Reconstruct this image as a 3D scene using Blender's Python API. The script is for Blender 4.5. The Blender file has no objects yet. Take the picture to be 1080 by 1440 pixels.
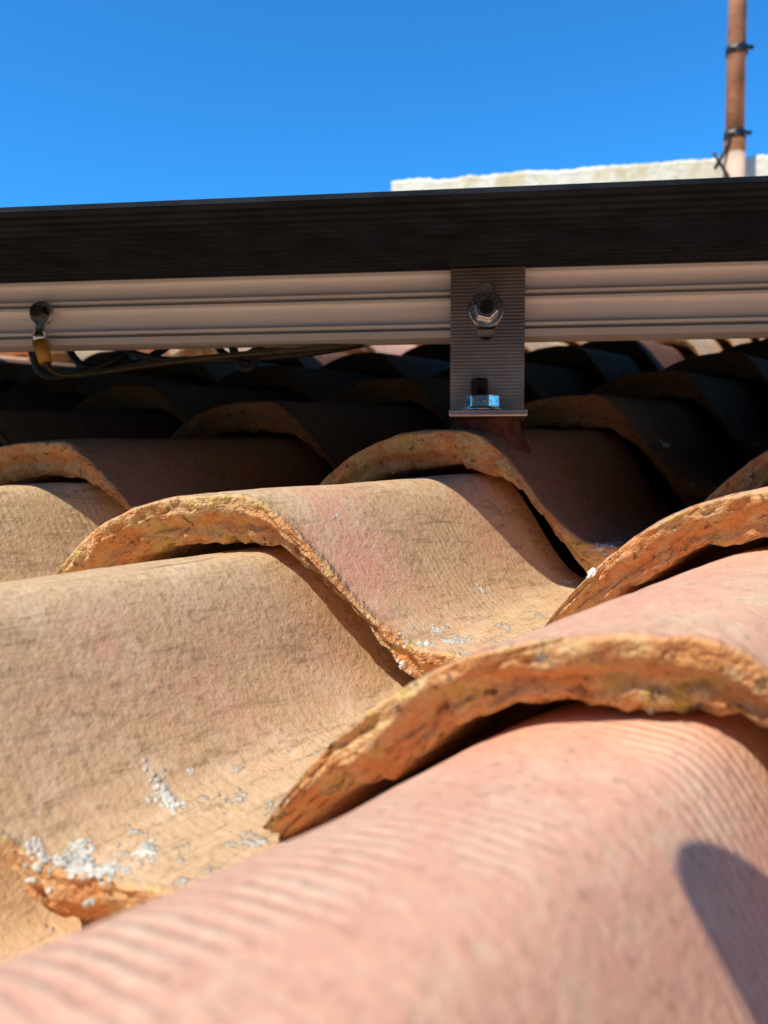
import bpy, bmesh, math, random
import numpy as np
from mathutils import Vector, Matrix, noise
from mathutils.bvhtree import BVHTree
random.seed(7)
S=0.25
scn=bpy.context.scene
CP=math.radians(3.0)
def cam2w(v):
    x,y,z=v
    return Vector((x, z*math.cos(CP)-y*math.sin(CP), -z*math.sin(CP)-y*math.cos(CP)))
A=cam2w((0.65467303,-0.24460358,0.71524283)).normalized()
B=cam2w((-0.75509123,-0.16752766,0.63385465)).normalized()
N=cam2w((-0.03522016,-0.95504114,-0.29437386)).normalized()
CU,CV,CH=-1.0466,-.3296,.5148
LB,H,SF,SN,SL,PP,G=1.2048,.4066,.4927,.3432,-.5947,2.7628,.1127
TILT=.170
def roofpt(u,v,w): return A*(u-CU)+B*(v-CV)+N*(w-CH)
def prof(s):
    if s>0: return -H*abs(s/SF)**PP
    t=min(-s/SN,1)
    w=-H*0.5*(1-math.cos(math.pi*t))
    if -s>SN*.8: w-=.03*min(1,(-s-SN*.8)/.15)
    return w

# ---------------- materials
def nm(name):
    m=bpy.data.materials.new(name);m.use_nodes=True
    nt=m.node_tree;b=nt.nodes['Principled BSDF'];return m,nt,b
class NB:
    def __init__(s,nt): s.nt=nt
    def n(s,t,**k):
        o=s.nt.nodes.new(t)
        for a,v in k.items(): setattr(o,a,v)
        return o
    def l(s,a,b): s.nt.links.new(a,b)
    def val(s,x,inp):
        if isinstance(x,(int,float)): inp.default_value=x
        else: s.l(x,inp)
    def math(s,op,a,b=0,c=None,clamp=False):
        o=s.n('ShaderNodeMath',operation=op,use_clamp=clamp)
        s.val(a,o.inputs[0]);s.val(b,o.inputs[1])
        if c is not None: s.val(c,o.inputs[2])
        return o.outputs[0]
    def noise(s,vec,scale,det=3,rough=.55,dist=0):
        o=s.n('ShaderNodeTexNoise');o.inputs['Scale'].default_value=scale
        o.inputs['Detail'].default_value=det;o.inputs['Roughness'].default_value=rough
        o.inputs['Distortion'].default_value=dist
        s.l(vec,o.inputs['Vector']);return o.outputs['Fac']
    def ramp(s,f,lo,hi,a=0.,b=1.):
        o=s.n('ShaderNodeMapRange',interpolation_type='SMOOTHSTEP')
        s.val(f,o.inputs[0])
        for i,v in enumerate((lo,hi,a,b)): s.val(v,o.inputs[i+1])
        return o.outputs[0]
    def mix(s,f,a,b,mode='MIX'):
        o=s.n('ShaderNodeMix',data_type='RGBA',blend_type=mode)
        s.val(f,o.inputs[0])
        for v,i in ((a,6),(b,7)):
            if isinstance(v,tuple): o.inputs[i].default_value=(*v,1)
            else: s.l(v,o.inputs[i])
        return o.outputs[2]
    def attr(s,name):
        return s.n('ShaderNodeAttribute',attribute_name=name).outputs['Fac']

def tile_mat():
    m,nt,b=nm("terracotta");q=NB(nt)
    P=q.n('ShaderNodeTexCoord').outputs['Object']
    rnd=q.attr('rnd');face=q.attr('face');pan=q.attr('pan');tt=q.attr('tt');ss=q.attr('ss')
    uu=q.math('ADD',tt,q.math('MULTIPLY',ss,SL*LB*.85))
    n1=q.noise(P,11,4,.6); n2=q.noise(P,42,3,.65); n3=q.noise(P,190,3,.7)
    pink=(.76,.395,.26); tan=(.64,.425,.23); dk=(.20,.125,.07); org=(.74,.34,.13); pale=(.80,.57,.37)
    cv=q.n('ShaderNodeCombineXYZ');q.l(q.math('MULTIPLY',uu,34),cv.inputs[0]);q.l(q.math('MULTIPLY',ss,2.2),cv.inputs[1]);q.l(q.math('MULTIPLY',rnd,37),cv.inputs[2])
    st=q.noise(cv.outputs[0],2.2,3,.65,.3)
    cv2=q.n('ShaderNodeCombineXYZ');q.l(q.math('MULTIPLY',tt,3.4),cv2.inputs[0]);q.l(q.math('MULTIPLY',ss,34),cv2.inputs[1]);q.l(q.math('MULTIPLY',rnd,17),cv2.inputs[2])
    st2=q.noise(cv2.outputs[0],1.6,4,.75,.5)
    weath=q.math('ADD',q.math('MULTIPLY',n1,1.3),q.math('ADD',q.math('MULTIPLY',n2,.35),q.math('MULTIPLY',q.attr('wea'),.55)))
    wf=q.ramp(weath,.85,1.3)
    ribf=q.math('ADD',q.math('MULTIPLY',uu,q.math('ADD',230,q.math('MULTIPLY',rnd,40))),q.math('MULTIPLY',n1,7))
    rib=q.math('SINE',ribf,0)
    ribm=q.ramp(q.math('ADD',n1,q.math('MULTIPLY',q.attr('rib'),.10)),.48,.66)
    ramp_amt=q.math('MULTIPLY',q.math('MULTIPLY',q.attr('rib'),ribm),q.math('SUBTRACT',1,face))
    ribh=q.math('MULTIPLY',rib,ramp_amt)
    col=q.mix(wf,pink,tan)
    col=q.mix(q.math('MULTIPLY',q.ramp(n2,.45,.7),.5),col,pale)
    col=q.mix(q.math('MULTIPLY',q.ramp(st,.5,.8),.35),col,(.62,.30,.18))
    col=q.mix(q.math('MULTIPLY',q.ramp(ribh,0,1),.6),col,(.84,.62,.42))
    col=q.mix(q.math('MULTIPLY',q.math('MULTIPLY',q.ramp(st2,.48,.72),wf),.6),col,dk)
    col=q.mix(q.math('MULTIPLY',q.ramp(n3,.54,.72),.45),col,dk)
    col=q.mix(q.math('MULTIPLY',q.ramp(n3,.46,.3),.45),col,pale)
    fcol=q.mix(q.ramp(n2,.38,.62),org,(.74,.50,.25))
    fcol=q.mix(q.math('MULTIPLY',q.ramp(n3,.5,.7),.6),fcol,(.50,.19,.08))
    fcol=q.mix(q.math('MULTIPLY',q.ramp(q.math('ADD',q.math('MULTIPLY',n2,.6),q.math('MULTIPLY',st2,.4)),.55,.61),.7),fcol,(.60,.42,.08))
    fcol=q.mix(q.math('MULTIPLY',q.ramp(q.noise(P,105,3,.7),.59,.68),.75),fcol,(.13,.08,.05))
    col=q.mix(face,col,fcol)
    shade_mix=q.math('MULTIPLY',q.attr('painted_shade'),q.ramp(n2,.2,.55,.85,1.0))
    col=q.mix(shade_mix,col,(.095,.036,.022))  # darkens base colour to deepen the shade under the panel
    li=q.math('ADD',q.noise(P,58,4,.75),q.math('MULTIPLY',pan,.13))
    lim=q.ramp(li,.70,.75)
    col=q.mix(q.math('MULTIPLY',lim,.85),col,q.mix(n3,(.35,.34,.28),(.74,.72,.62)))
    q.l(col,b.inputs['Base Color'])
    b.inputs['Roughness'].default_value=.97
    b.inputs['Specular IOR Level'].default_value=.05
    h=q.math('ADD',q.math('MULTIPLY',ribh,.32),q.math('MULTIPLY',st,.35))
    h=q.math('ADD',h,q.math('MULTIPLY',n3,q.math('ADD',1.1,q.math('MULTIPLY',face,3.2))))
    h=q.math('ADD',h,q.math('MULTIPLY',n2,q.math('MULTIPLY',face,3.0)))
    h=q.math('ADD',h,q.math('MULTIPLY',lim,1.0))
    bp=q.n('ShaderNodeBump');bp.inputs['Distance'].default_value=.0011;bp.inputs['Strength'].default_value=1
    q.l(h,bp.inputs['Height']);q.l(bp.outputs[0],b.inputs['Normal'])
    return m
def simple(name,col,rough=.5,metal=0,var=.25,scale=60,bump=.0003,spec=.5,bscale=300,zrib=0,rv=1.):
    m,nt,b=nm(name);q=NB(nt);P=q.n('ShaderNodeTexCoord').outputs['Object']
    n=q.noise(P,scale,3,.6)
    c2=tuple(min(1,c*(1+var)) for c in col);c1=tuple(c*(1-var) for c in col)
    q.l(q.mix(q.ramp(n,.3,.7),c1,c2),b.inputs['Base Color'])
    n2=q.noise(P,bscale,2,.6)
    q.l(q.ramp(n2,.3,.7,max(.05,rough-.07*rv),min(1,rough+.09*rv)),b.inputs['Roughness'])
    b.inputs['Metallic'].default_value=metal
    b.inputs['Specular IOR Level'].default_value=spec
    if bump>0:
        bp=q.n('ShaderNodeBump');bp.inputs['Distance'].default_value=bump
        h=n2
        if zrib:
            sx=q.n('ShaderNodeSeparateXYZ');q.l(P,sx.inputs[0])
            h=q.math('SINE',q.math('MULTIPLY',sx.outputs[2],zrib))
        q.l(h,bp.inputs['Height']);q.l(bp.outputs[0],b.inputs['Normal'])
    return m
TM=tile_mat()
M_black=simple("black_anodised",(.015,.019,.027),.45,0,.35,25,.00005,.12)
M_alu=simple("aluminium",(.96,.93,.92),.40,.15,.03,5,0,.5,8,0,.6)
M_br=simple("bracket_aluminium",(.56,.46,.42),.33,.9,.22,18,.00005,.5,20,1900,.8)
M_steel=simple("zinc_steel",(.80,.79,.77),.22,1,.12,90,.0)
M_dark=simple("dark_metal",(.10,.09,.08),.4,1,.3,90,.0001)
M_rub=simple("clay_mortar_bedding",(.13,.05,.032),.95,0,.35,90,.0012,.1,150)
M_yel=simple("yellow_sleeve",(.55,.30,.04),.5,0,.2,90,.0001)
M_grn=simple("earth_wire_insulation",(.04,.033,.012),.45,0,.4,40,.0001)
M_cab=simple("black_cable",(.012,.012,.013),.5,0,.2,40,.0001)
M_panel=simple("panel_backsheet",(.012,.012,.015),.5,0,.2,40,.0001)
M_mast=simple("rusty_painted_steel",(.64,.27,.115),.6,0,.3,9,.0015,.4,40)
M_mbase=simple("mast_sleeve_paint",(.66,.42,.28),.7,0,.25,9,.0015,.4,40)
M_grd=simple("ground_soil",(.20,.15,.10),.9,0,.3,.4,.02,.2,3)
M_deck=simple("roof_mortar",(.18,.12,.08),.95,0,.3,20,.002,.2)
M_phone=simple("phone_glass",(.02,.02,.02),.2,0,.1,20,.0)
M_lich=simple("white_lichen",(.60,.57,.47),.95,0,.3,150,.0006,.1,500)

def mkobj(name,verts,faces,mat,smooth=False,parent=None):
    me=bpy.data.meshes.new(name);me.from_pydata([tuple(Vector(v)*S) for v in verts],[],faces);me.update()
    if mat: me.materials.append(mat)
    if smooth:
        for p in me.polygons:p.use_smooth=True
    o=bpy.data.objects.new(name,me);scn.collection.objects.link(o)
    if parent:o.parent=parent
    return o
def fixn(o):
    bm=bmesh.new();bm.from_mesh(o.data);bmesh.ops.recalc_face_normals(bm,faces=bm.faces);bm.to_mesh(o.data);bm.free()
def empty(name):
    e=bpy.data.objects.new(name,None);e.empty_display_size=.05;scn.collection.objects.link(e);return e

# ---------------- roof tiles
verts=[];faces=[];at={k:[] for k in('rnd','face','pan','tt','ss','wea','rib','painted_shade')}
special={(0,0):(.1,.6),(0,-1):(-.12,1.0),(1,-1):(.9,.25),(1,0):(.65,.3),(0,1):(-.05,1.),(1,1):(.5,.9)}
lift={(0,-1):.068}
def tile(c,k,hi):
    rs=random.Random(c*131+k*17+5)
    rnd=rs.random(); wea,rib=special.get((c,k),(rs.random(),rs.random()*.8))
    cen=roofpt(k+G*c+.5,c*LB,0)
    painted_shade=.0 if cen.y<2.75 else (.74 if cen.y<3.35 else rs.uniform(.72,.88))  # panel shade painted per tile, on top of the cast shadow
    if cen.y>7.4: painted_shade=.05
    ns=90 if hi else 34
    s0,s1=-.60,(.495 if c==0 else .487)
    ts_top=list(np.concatenate([np.linspace(1.2,.15,26 if hi else 7),np.linspace(.12,.03,8 if hi else 2)]))
    nf=18 if hi else 4
    rows=[(t,0.,0.) for t in ts_top]+[(.014,.0,0.15),(.004,.04,.6)]
    for i in range(nf+1):
        rows.append((None,.09+.91*i/nf,1.))
    rows+= [(.06,1.,0.9),(.2,1.,0.6),(1.2,1.,.3)]
    du=rs.uniform(-.02,.02);dv=rs.uniform(-.012,.012);dw=rs.uniform(-.006,.008);sk=rs.uniform(-.02,.02)
    if (c,k) in special: du=dv=dw=sk=0
    lf=lift.get((c,k),0)
    base=len(verts)
    for (t,r,fm) in rows:
        for j in range(ns+1):
            s=s0+(s1-s0)*j/ns
            nv=Vector((s*6+c*7.3,k*3.1,r*1.5))
            n0=Vector((s*6+c*7.3,k*3.1,0))
            th=.142+.020*noise.noise(n0*1.7)+.018*noise.noise(n0*6+Vector((9,0,0)))+.014*noise.noise(n0*14)
            if s>.36: th*=1-.55*min(1,(s-.36)/.12)
            tt=t
            if t is None:
                lip=.50+.22*noise.noise(nv*1.1+Vector((3,3,3)))+.14*noise.noise(Vector((s*25,c,k)))
                tt=.0
                x=(r-lip)/.05
                tt+=.034/(1+math.exp(-max(-20,min(20,x))))
                tt+=.012*noise.noise(Vector((s*14,r*2.2,c*5+k)))+.012*noise.noise(Vector((s*45,r*6,c*5+k*2)))+.009*noise.noise(Vector((s*90,r*12,c*5+k*2)))
                if r>.9: tt+=.012
            tq=max(0,min(1.2,tt))
            tp=1-(.20 if s<0 else .07)*tq
            sp=s/tp
            w=prof(sp)
            sl=(prof(sp+.005)-prof(sp-.005))/(.01*LB)
            vsh=0
            if r>0 and s<.30: vsh=r*th*.6*sl/math.sqrt(1+sl*sl)*(1 if s<.2 else (.30-s)/.1)
            pos_w=w-TILT*tt+dw-r*th+lf*max(0,1-tt*1.3)
            eu=.014*noise.noise(Vector((s*5+c,k*2.,1)))+.013*noise.noise(Vector((s*22+c,k*2.,4)))
            eu*=max(0,1-tt*3)
            if fm<1 and r==0:
                pos_w+=.008*noise.noise(Vector((s*4+c*3,tt*3+k,rnd*9)))+.0025*noise.noise(Vector((s*30+c*3,tt*30+k,rnd*9)))
            if tt<.02 and r==0: pos_w-=.014*abs(noise.noise(Vector((s*18,c*3+k,2))))
            u=k+G*c+SL*s*LB+tt+du+eu+sk*s; v=(c+s)*LB+dv-vsh
            verts.append(roofpt(u,v,pos_w))
            at['rnd'].append(rnd);at['face'].append(fm if fm else 0.)
            at['pan'].append(max(0,min(1,(-s-.24)/.1)) if r==0 else .3)
            at['tt'].append(tt);at['ss'].append(s);at['wea'].append(wea);at['rib'].append(rib);at['painted_shade'].append(painted_shade*(1-fm if cen.y<3.35 else 1-.1*fm))
    W=ns+1
    for i in range(len(rows)-1):
        for j in range(ns):
            a=base+i*W+j
            faces.append((a,a+1,a+W+1,a+W))
    for j in (0,ns):
        faces.append(tuple(base+i*W+j for i in range(len(rows))))
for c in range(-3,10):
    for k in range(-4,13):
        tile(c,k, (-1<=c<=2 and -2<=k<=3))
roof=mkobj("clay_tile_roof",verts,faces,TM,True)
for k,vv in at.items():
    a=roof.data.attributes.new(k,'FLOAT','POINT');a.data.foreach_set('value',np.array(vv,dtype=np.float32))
bvh=BVHTree.FromPolygons(verts,faces)
fixn(roof)
dk=[roofpt(-4.5,-4,-.75),roofpt(13.5,-4,-.75),roofpt(13.5,11.5,-.75),roofpt(-4.5,11.5,-.75)]
dk2=[p-Vector((0,0,.4)) for p in dk]
o=mkobj("deck",dk+dk2,[(0,1,2,3),(7,6,5,4),(0,4,5,1),(1,5,6,2),(2,6,7,3),(3,7,4,0)],M_deck);o.parent=roof

# lichen crumbs lying on the tiles
LW=[];LF=[]
ico=bmesh.new();bmesh.ops.create_icosphere(ico,subdivisions=2,radius=1)
iv=[v.co.copy() for v in ico.verts];ifc=[tuple(v.index for v in f.verts) for f in ico.faces];ico.free()
def surf(px,py):
    d=cam2w(((px-540)/1053,(py-720)/1053,1)).normalized()
    return bvh.ray_cast(Vector((0,0,0)),d)
def crumbs(px,py,ru,rv,n,smin,smax,seed):
    r=random.Random(seed);h=surf(px,py)
    if h[0] is None:return
    P0=h[0]
    for i in range(int(n*1.9)):
        a=r.uniform(0,6.28);q_=r.random()**.7
        rr=.55+.45*noise.noise(Vector((math.cos(a)*1.5,math.sin(a)*1.5,seed*3.3)))*2
        off=(A*math.cos(a)*ru+B*math.sin(a)*rv)*q_*rr*1.3
        g=bvh.ray_cast(P0+off+N*.12,-N)
        if g[0] is None: continue
        sz=r.uniform(smin,smax)*(1.15-q_*.6)*.75
        nn=g[1] if g[1].dot(N)>0 else -g[1]
        t1=nn.orthogonal().normalized();t2=nn.cross(t1)
        b0=len(LW);sd=r.uniform(0,99);el=r.uniform(.8,1.6)
        for v in iv:
            k=1+.7*noise.noise(v*1.9+Vector((sd,0,0)))+.4*noise.noise(v*5+Vector((sd,5,0)))
            LW.append(g[0]+(t1*v.x*el+t2*v.y*1.2+nn*v.z*.32)*sz*k)
        LF.extend(tuple(b0+j for j in f) for f in ifc)
for i,(px,py,ru,rv,n,a,b_) in enumerate([
 (235,1120,.035,.05,70,.003,.009),(110,1215,.05,.06,130,.003,.011),(205,1195,.03,.03,50,.003,.009),(60,1265,.06,.04,40,.003,.009),
 (150,1225,.04,.03,50,.003,.008),
 (640,902,.06,.03,60,.003,.010),(600,905,.04,.03,20,.003,.009),(615,888,.05,.02,16,.003,.008),(565,935,.04,.03,20,.003,.009),
 (830,812,.09,.05,50,.004,.012),(850,775,.05,.05,30,.004,.012),(680,832,.03,.02,16,.004,.009),(800,818,.06,.03,24,.004,.012),
 (400,1148,.02,.03,30,.003,.007),(188,752,.012,.02,24,.004,.009),(405,1058,.012,.01,6,.003,.006),(268,1085,.012,.01,5,.003,.006),
 (935,625,.09,.015,60,.004,.011),(470,728,.07,.008,10,.002,.005),(915,1000,.02,.01,14,.003,.006),(385,770,.02,.02,12,.003,.006)]):
    crumbs(px,py,ru,rv,n,a,b_,i)
o=mkobj("lichen",LW,LF,M_lich,True)

# ---------------- rail assembly frame
R=Vector((.994,-.11,0)).normalized();D=Vector((.11,.994,0)).normalized();Z=Vector((0,0,1));O3=Vector((0,3,0))
def L3(r,d,h): return O3+R*r+D*(d-3)+Z*h
def extr(name,prof2,r0,r1,mat,parent=None,caps=True):
    n=len(prof2);vs=[L3(r0,d,h) for d,h in prof2]+[L3(r1,d,h) for d,h in prof2]
    fs=[(i,(i+1)%n,(i+1)%n+n,i+n) for i in range(n)]
    if caps: fs+=[tuple(range(n)),tuple(range(2*n-1,n-1,-1))]
    o=mkobj(name,vs,fs,mat,False,parent);fixn(o);return o
panel=empty("solar_panel")
F0=2.08
pr=[(F0,.762),(F0,.748)]
nr=13;d0,d1=F0+.015,3.0
hh=lambda d:.743+(d-F0)/(3.0-F0)*.050
for i in range(nr):
    a=d0+(d1-d0)*i/nr;st=(d1-d0)/nr
    pr+=[(a,hh(a)+.005),(a+st*.25,hh(a)),(a+st*.5,hh(a)+.006),(a+st*.56,hh(a)+.024),(a+st*.94,hh(a)+.024)]
pr+=[(3.003,.792),(3.03,.797),(3.05,.83),(2.4,.835)]
extr("frame",pr,-6,5,M_black,panel)
extr("laminate",[(2.42,.836),(3.2,.84),(6.4,1.61),(6.4,1.66),(3.1,.89),(2.42,.86)],-5.98,4.98,M_panel,panel)
rail=empty("mounting_rail")
rp=[(3.02,.795),(3.02,.782),(3.05,.778),(3.05,.717),(3.02,.712),(3.02,.704),(3.075,.702),(3.075,.689),(3.02,.687),(3.02,.676),(3.05,.672),(3.05,.592),(3.02,.587),(3.02,.576),(3.075,.574),(3.075,.562),(3.015,.56),(3.01,.532),(3.16,.532),(3.16,.795)]
extr("profile",rp,-6,5,M_alu,rail)

def cyl(name,p0,p1,rad,mat,parent=None,n=24,rad2=None,smooth=True):
    p0=Vector(p0);p1=Vector(p1);ax=(p1-p0).normalized()
    t=ax.orthogonal().normalized();b=ax.cross(t);rad2=rad if rad2 is None else rad2
    vs=[];
    for p,rr in((p0,rad),(p1,rad2)):
        for i in range(n):
            a=2*math.pi*i/n;vs.append(p+t*math.cos(a)*rr+b*math.sin(a)*rr)
    fs=[(i,(i+1)%n,(i+1)%n+n,i+n) for i in range(n)]+[tuple(range(n)),tuple(range(2*n-1,n-1,-1))]
    o=mkobj(name,vs,fs,mat,False,parent);fixn(o)
    if smooth:
        for p in o.data.polygons:
            if len(p.vertices)==4:p.use_smooth=True
    return o
def bevel(o,w,seg=2):
    m=o.modifiers.new("bevel",'BEVEL');m.width=w*S;m.segments=seg;m.limit_method='ANGLE';m.angle_limit=math.radians(35);return o
br=empty("l_foot_bracket")
rc=.405;hw=.142
def slot_plate(name,r0,r1,h0,h1,dF,dB,sr,sh0,sh1,srad,mat,parent):
    n=12;inner=[]
    for i in range(n+1):
        a=math.pi*i/n;inner.append((sr+srad*math.cos(a),sh1+srad*math.sin(a)))
    for i in range(n+1):
        a=math.pi+math.pi*i/n;inner.append((sr+srad*math.cos(a),sh0+srad*math.sin(a)))
    m=len(inner);cx=sr;cy=(sh0+sh1)/2
    outer=[]
    for (x,y) in inner:
        dx,dy=x-cx,y-cy
        k=min(((r1-cx)/dx if dx>1e-6 else (r0-cx)/dx if dx<-1e-6 else 1e9),((h1-cy)/dy if dy>1e-6 else (h0-cy)/dy if dy<-1e-6 else 1e9))
        outer.append([cx+dx*k,cy+dy*k])
    for (X,Y) in((r0,h0),(r1,h0),(r1,h1),(r0,h1)):
        i=min(range(m),key=lambda i:(outer[i][0]-X)**2+(outer[i][1]-Y)**2);outer[i]=[X,Y]
    vs=[]
    for d in(dF,dB):
        vs+=[L3(x,d,y) for x,y in inner]+[L3(x,d,y) for x,y in outer]
    fs=[]
    for i in range(m):
        j=(i+1)%m
        fs+=[(i,j,m+j,m+i),(2*m+i,3*m+i,3*m+j,2*m+j),(i,2*m+i,2*m+j,j),(m+i,m+j,3*m+j,3*m+i)]
    o=mkobj(name,vs,fs,mat,False,parent);fixn(o);return o
slot_plate("upright",rc-hw,rc+hw,.205,.788,2.965,3.005,rc-.005,.545,.705,.034,M_br,br)
o=extr("foot",[(2.78,.205),(2.963,.205),(2.963,.230),(2.78,.230)],rc-hw,rc+hw,M_br,br);bevel(o,.004)
sd_=2.90
bv=[];nb=40;lv=6
for j in range(lv+1):
    f=j/lv
    for i in range(nb):
        a=2*math.pi*i/nb
        rr=(1.0+.35*(1-f)**1.5)*(1+.12*noise.noise(Vector((math.cos(a)*2,math.sin(a)*2,f*2))))
        r_=rc+math.cos(a)*.125*rr;d_=sd_+math.sin(a)*.075*rr
        p=L3(r_,d_,1.0);g=bvh.ray_cast(p-Z*.6,-Z)[0];gz=(g.z if g else 0)-.03
        bv.append(L3(r_,d_,gz*(1-f)+.2045*f))
bf=[(j*nb+i,j*nb+(i+1)%nb,(j+1)*nb+(i+1)%nb,(j+1)*nb+i) for j in range(lv) for i in range(nb)]
bf+=[tuple(range(nb)),tuple(lv*nb+i for i in range(nb))]
o=mkobj("mortar_bedding",bv,bf,M_rub,True,br);fixn(o)
cyl("stud",L3(rc-.03,2.90,.15),L3(rc-.03,2.90,.355),.030,M_dark,br)
for i in range(11):
    cyl("thread",L3(rc-.03,2.90,.28+i*.0064),L3(rc-.03,2.90,.2835+i*.0064),.034,M_dark,br,20,.031)
cyl("washer",L3(rc-.02,2.865,.231),L3(rc-.02,2.865,.239),.078,M_steel,br,32)
o=cyl("hex_nut",L3(rc-.02,2.865,.240),L3(rc-.02,2.865,.290),.066,M_steel,br,6,None,False);bevel(o,.006)
hb=.625
cyl("flange",L3(rc-.005,2.961,hb),L3(rc-.005,2.95,hb),.070,M_steel,br,36,.064)
o=cyl("flange_nut",L3(rc-.005,2.95,hb),L3(rc-.005,2.91,hb),.052,M_steel,br,6,.048,False);bevel(o,.005)
cyl("bolt_end",L3(rc-.005,2.91,hb),L3(rc-.005,2.895,hb),.028,M_dark,br)
def boxl(name,r0,r1,d0,d1,h0,h1,mat,parent,bv=.004):
    o=extr(name,[(d0,h0),(d1,h0),(d1,h1),(d0,h1)],r0,r1,mat,parent)
    if bv: bevel(o,bv)
    return o

lug=empty("grounding_lug")
lr,lh=-1.44,.665
cyl("washer",L3(lr,3.019,lh),L3(lr,3.005,lh),.050,M_steel,lug,32)
cyl("ring_terminal",L3(lr,3.005,lh),L3(lr,2.995,lh),.046,M_steel,lug,32)
o=cyl("bolt_head",L3(lr,2.995,lh),L3(lr,2.965,lh),.032,M_dark,lug,6,.03,False);bevel(o,.004)
boxl("tongue",lr-.022,lr+.022,2.996,3.004,lh-.10,lh-.03,M_steel,lug,.002)
cyl("barrel",L3(lr,2.995,lh-.075),L3(lr+.004,2.985,lh-.125),.026,M_steel,lug,24,.03)
cyl("sleeve",L3(lr+.004,2.985,lh-.12),L3(lr+.03,2.98,lh-.21),.032,M_yel,lug,24,.026)
def cable(name,pts,rad,mat,parent=None):
    cu=bpy.data.curves.new(name,'CURVE');cu.dimensions='3D';cu.bevel_depth=rad*S;cu.bevel_resolution=4;cu.resolution_u=10
    sp=cu.splines.new('NURBS');sp.points.add(len(pts)-1)
    for i,p in enumerate(pts): sp.points[i].co=(*(L3(*p)*S),1)
    sp.use_endpoint_u=True;sp.order_u=4
    cu.materials.append(mat);o=bpy.data.objects.new(name,cu);scn.collection.objects.link(o)
    if parent:o.parent=parent
    return o
cable("wire",[(lr+.03,2.98,lh-.2),(lr+.05,2.98,.42),(lr+.1,3.0,.395),(-1.17,3.03,.425),(-.87,3.05,.465),(-.6,3.06,.49),(-.35,3.08,.505),(-.1,3.12,.53),(.1,3.2,.6)],.013,M_grn,lug)
cab=empty("solar_cable")
cable("lead_1",[(-1.62,3.2,.6),(-1.56,3.15,.50),(-1.53,3.12,.42),(-1.45,3.15,.41),(-1.3,3.2,.45),(-1.15,3.3,.56),(-1.1,3.3,.7)],.019,M_cab,cab)
cable("lead_2",[(-1.5,3.3,.62),(-1.45,3.25,.5),(-1.3,3.2,.43),(-1.1,3.2,.47),(-.95,3.3,.6),(-.9,3.3,.7)],.017,M_cab,cab)
cable("lead_3",[(-.70,3.2,.62),(-.64,3.12,.46),(-.60,3.1,.41),(-.55,3.12,.46),(-.53,3.2,.62)],.019,M_cab,cab)
cable("lead_4",[(-.5,3.3,.62),(-.62,3.2,.48),(-.72,3.2,.46),(-.8,3.3,.6)],.016,M_cab,cab)
cable("lead_5",[(-1.3,3.25,.6),(-1.1,3.2,.49),(-.8,3.15,.475),(-.4,3.13,.488),(-.1,3.15,.53),(.1,3.3,.62)],.015,M_cab,cab)

# ---------------- white wall
def wall_mat():
    m,nt,b=nm("whitewashed_render");q=NB(nt);P=q.n('ShaderNodeTexCoord').outputs['Object']
    n1=q.noise(P,2.2,4,.7);n2=q.noise(P,14,4,.7)
    c=q.mix(q.ramp(n1,.35,.6),(.72,.63,.44),(.84,.78,.60))
    c=q.mix(q.math('MULTIPLY',q.ramp(q.noise(P,3.7,4,.7),.50,.60),.7),c,(.66,.53,.25))
    c=q.mix(q.math('MULTIPLY',q.ramp(n2,.56,.7),.5),c,(.38,.34,.26))
    q.l(c,b.inputs['Base Color']);b.inputs['Roughness'].default_value=.9
    bp=q.n('ShaderNodeBump');bp.inputs['Distance'].default_value=.012
    q.l(n2,bp.inputs['Height']);q.l(bp.outputs[0],b.inputs['Normal'])
    return m
wa=Vector((.135,14.0,0));wb=Vector((9.0,12.35,0));wd=(wb-wa).normalized();wn=Vector((-wd.y,wd.x,0))
nx=240;vs=[];topz=5.34
for i in range(nx+1):
    p=wa+(wb-wa)*i/nx;ii=i*.5
    e=.05*noise.noise(Vector((ii*.11,0,0)))+.04*noise.noise(Vector((ii*.5,3,0)))+.025*noise.noise(Vector((ii*1.7,3,5)))
    f=.02*noise.noise(Vector((ii*.3,7,0)))
    vs+=[p+wn*f+Z*-3,p+wn*f+Z*(topz-.06+e),p+wn*(f+.05)+Z*(topz+e),p+wn*1.2+Z*(topz+e),p+wn*1.2+Z*-3]
fs=[]
for i in range(nx):
    for j in range(4):
        a=i*5+j;fs.append((a,a+5,a+6,a+1))
fs+=[(0,1,2,3,4),tuple(nx*5+j for j in(4,3,2,1,0))]
o=mkobj("whitewashed_wall",vs,fs,wall_mat());fixn(o)

mast=empty("antenna_mast")
mx,my=5.69,12.45
cyl("pole",(mx,my,4.2),(mx-.02,my,14),.150,M_mast,mast,32,.115)
cyl("sleeve",(mx,my,3.0),(mx,my,5.18),.17,M_mbase,mast,32,.165)
for zc in (5.45,6.78):
    for dz in(-.035,.035):
        cyl("clamp",(mx,my,zc+dz-.022),(mx,my,zc+dz+.022),.168,M_dark,mast,32)
    cyl("clamp_bolt",(mx-.2,my-.13,zc),(mx+.2,my-.13,zc),.035,M_dark,mast,12)
for i in range(5):
    cyl("wire_wrap",(mx,my,5.17+i*.04),(mx,my,5.196+i*.04),.168,M_mast,mast,32)
cyl("stay",(mx-.35,my-.1,4.9),(mx-.1,my-.1,5.35),.03,M_cab,mast,10)
cyl("stay_2",(mx-.38,my-.1,5.15),(mx-.12,my-.1,4.75),.025,M_cab,mast,10)

g=mkobj("ground",[(-2000,-2000,-16),(2000,-2000,-16),(2000,2000,-16),(-2000,2000,-16)],[(0,1,2,3)],M_grd)

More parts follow.
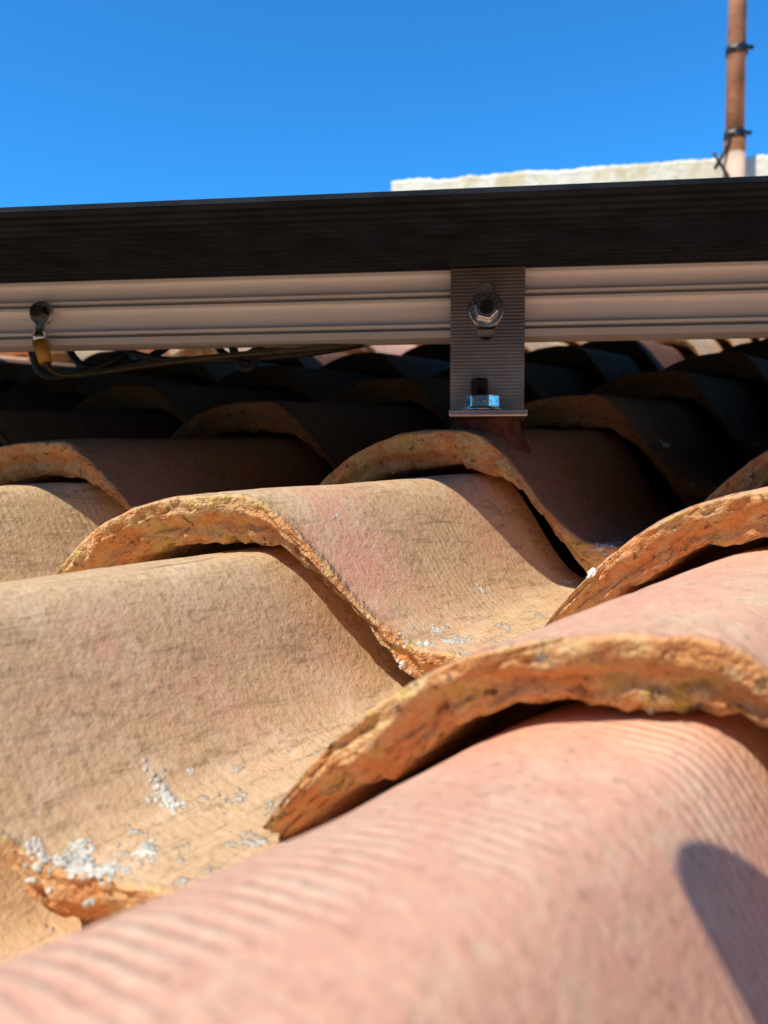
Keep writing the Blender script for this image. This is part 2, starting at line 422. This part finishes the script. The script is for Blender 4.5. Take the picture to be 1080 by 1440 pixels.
# unseen, added to block sky light and warm rail reflections: house behind the viewpoint
M_blocker=simple("blocker_terracotta_render",(.40,.25,.18),.9,0,.12,1.5,.003,.2,20)
M_win=simple("blocker_glass",(.03,.035,.04),.1,0,.1,3,.0)
M_sh=simple("blocker_paint",(.10,.06,.04),.6,0,.1,3,.0)
blocker=empty("sky_blocker_house")
def wbox(name,x0,x1,y0,y1,z0,z1,mat,parent):
    vs=[(x,y,z) for x in(x0,x1) for y in(y0,y1) for z in(z0,z1)]
    o=mkobj(name,vs,[(0,1,3,2),(4,6,7,5),(0,4,5,1),(2,3,7,6),(0,2,6,4),(1,5,7,3)],mat,False,parent);fixn(o);return o
wbox("blocker_walls",-34,34,-40,-15,-16,11,M_blocker,blocker)
for wx in(-24,-8,8,24):
    wbox("blocker_window",wx-2,wx+2,-15.05,-14.98,1,7,M_win,blocker)
    wbox("blocker_shutter",wx-4.1,wx-2.1,-15.0,-14.85,1,7,M_sh,blocker);wbox("blocker_shutter",wx+2.1,wx+4.1,-15.0,-14.85,1,7,M_sh,blocker)
vs=[(-36,-13.6,10.9),(36,-13.6,10.9),(36,-27,14),(-36,-27,14),(36,-41,10.9),(-36,-41,10.9)]
o=mkobj("roof",vs,[(0,1,2,3),(3,2,4,5),(0,3,5),(1,4,2),(0,5,4,1)],M_deck,False,blocker);fixn(o)  # roof of the added sky blocker

LS=Vector((-.41,-.46,.785)).normalized()
def rounded(name,cen,ax,ay,w,h,r,th,mat):
    az=ax.cross(ay).normalized();pts=[]
    for (sx,sy,a0) in((1,1,0),(-1,1,90),(-1,-1,180),(1,-1,270)):
        for i in range(9):
            a=math.radians(a0+i*90/8)
            pts.append(((w/2-r)*sx+r*math.cos(a),(h/2-r)*sy+r*math.sin(a)))
    n=len(pts);vs=[cen+ax*x+ay*y+az*z for z in(-th/2,th/2) for x,y in pts]
    fs=[(i,(i+1)%n,(i+1)%n+n,i+n) for i in range(n)]+[tuple(range(n)),tuple(range(2*n-1,n-1,-1))]
    o=mkobj(name,vs,fs,mat);fixn(o);return o
T=Vector((.49,.57,-.39))
ax=LS.cross(Vector((0,1,0))).normalized();ay=ax.cross(LS).normalized()*-1
rounded("smartphone",T+LS*1.05,ax,ay,.34,.66,.10,.035,M_phone)

cd=bpy.data.cameras.new("camera");cam=bpy.data.objects.new("camera",cd);scn.collection.objects.link(cam)
cam.location=(0,0,0);cam.rotation_euler=(math.radians(87),0,0)
cd.sensor_fit='HORIZONTAL';cd.sensor_width=36;cd.lens=36*1053/1080
cd.clip_start=.005;cd.clip_end=3000
cd.dof.use_dof=True;cd.dof.focus_distance=2.3*S;cd.dof.aperture_fstop=9
scn.camera=cam
sd=bpy.data.lights.new("sun",'SUN');sd.energy=5.0;sd.angle=math.radians(.5);sd.color=(1,.94,.80)
so=bpy.data.objects.new("sun",sd);scn.collection.objects.link(so)
so.rotation_euler=LS.to_track_quat('Z','Y').to_euler()
w=bpy.data.worlds.new("World");scn.world=w;w.use_nodes=True;nt=w.node_tree;q=NB(nt)
bg=nt.nodes['Background'];sky=q.n('ShaderNodeTexSky',sky_type='NISHITA');sky.sun_disc=False
sky.sun_elevation=math.asin(LS.z);sky.sun_rotation=math.atan2(LS.x,LS.y)
sky.air_density=1.0;sky.dust_density=.1;sky.ozone_density=3.0
c=q.mix(1.0,sky.outputs[0],(.28,1.18,1.85),'MULTIPLY')
q.l(c,bg.inputs[0]);bg.inputs[1].default_value=.13
scn.view_settings.view_transform='Standard';scn.view_settings.look='None';scn.view_settings.exposure=0
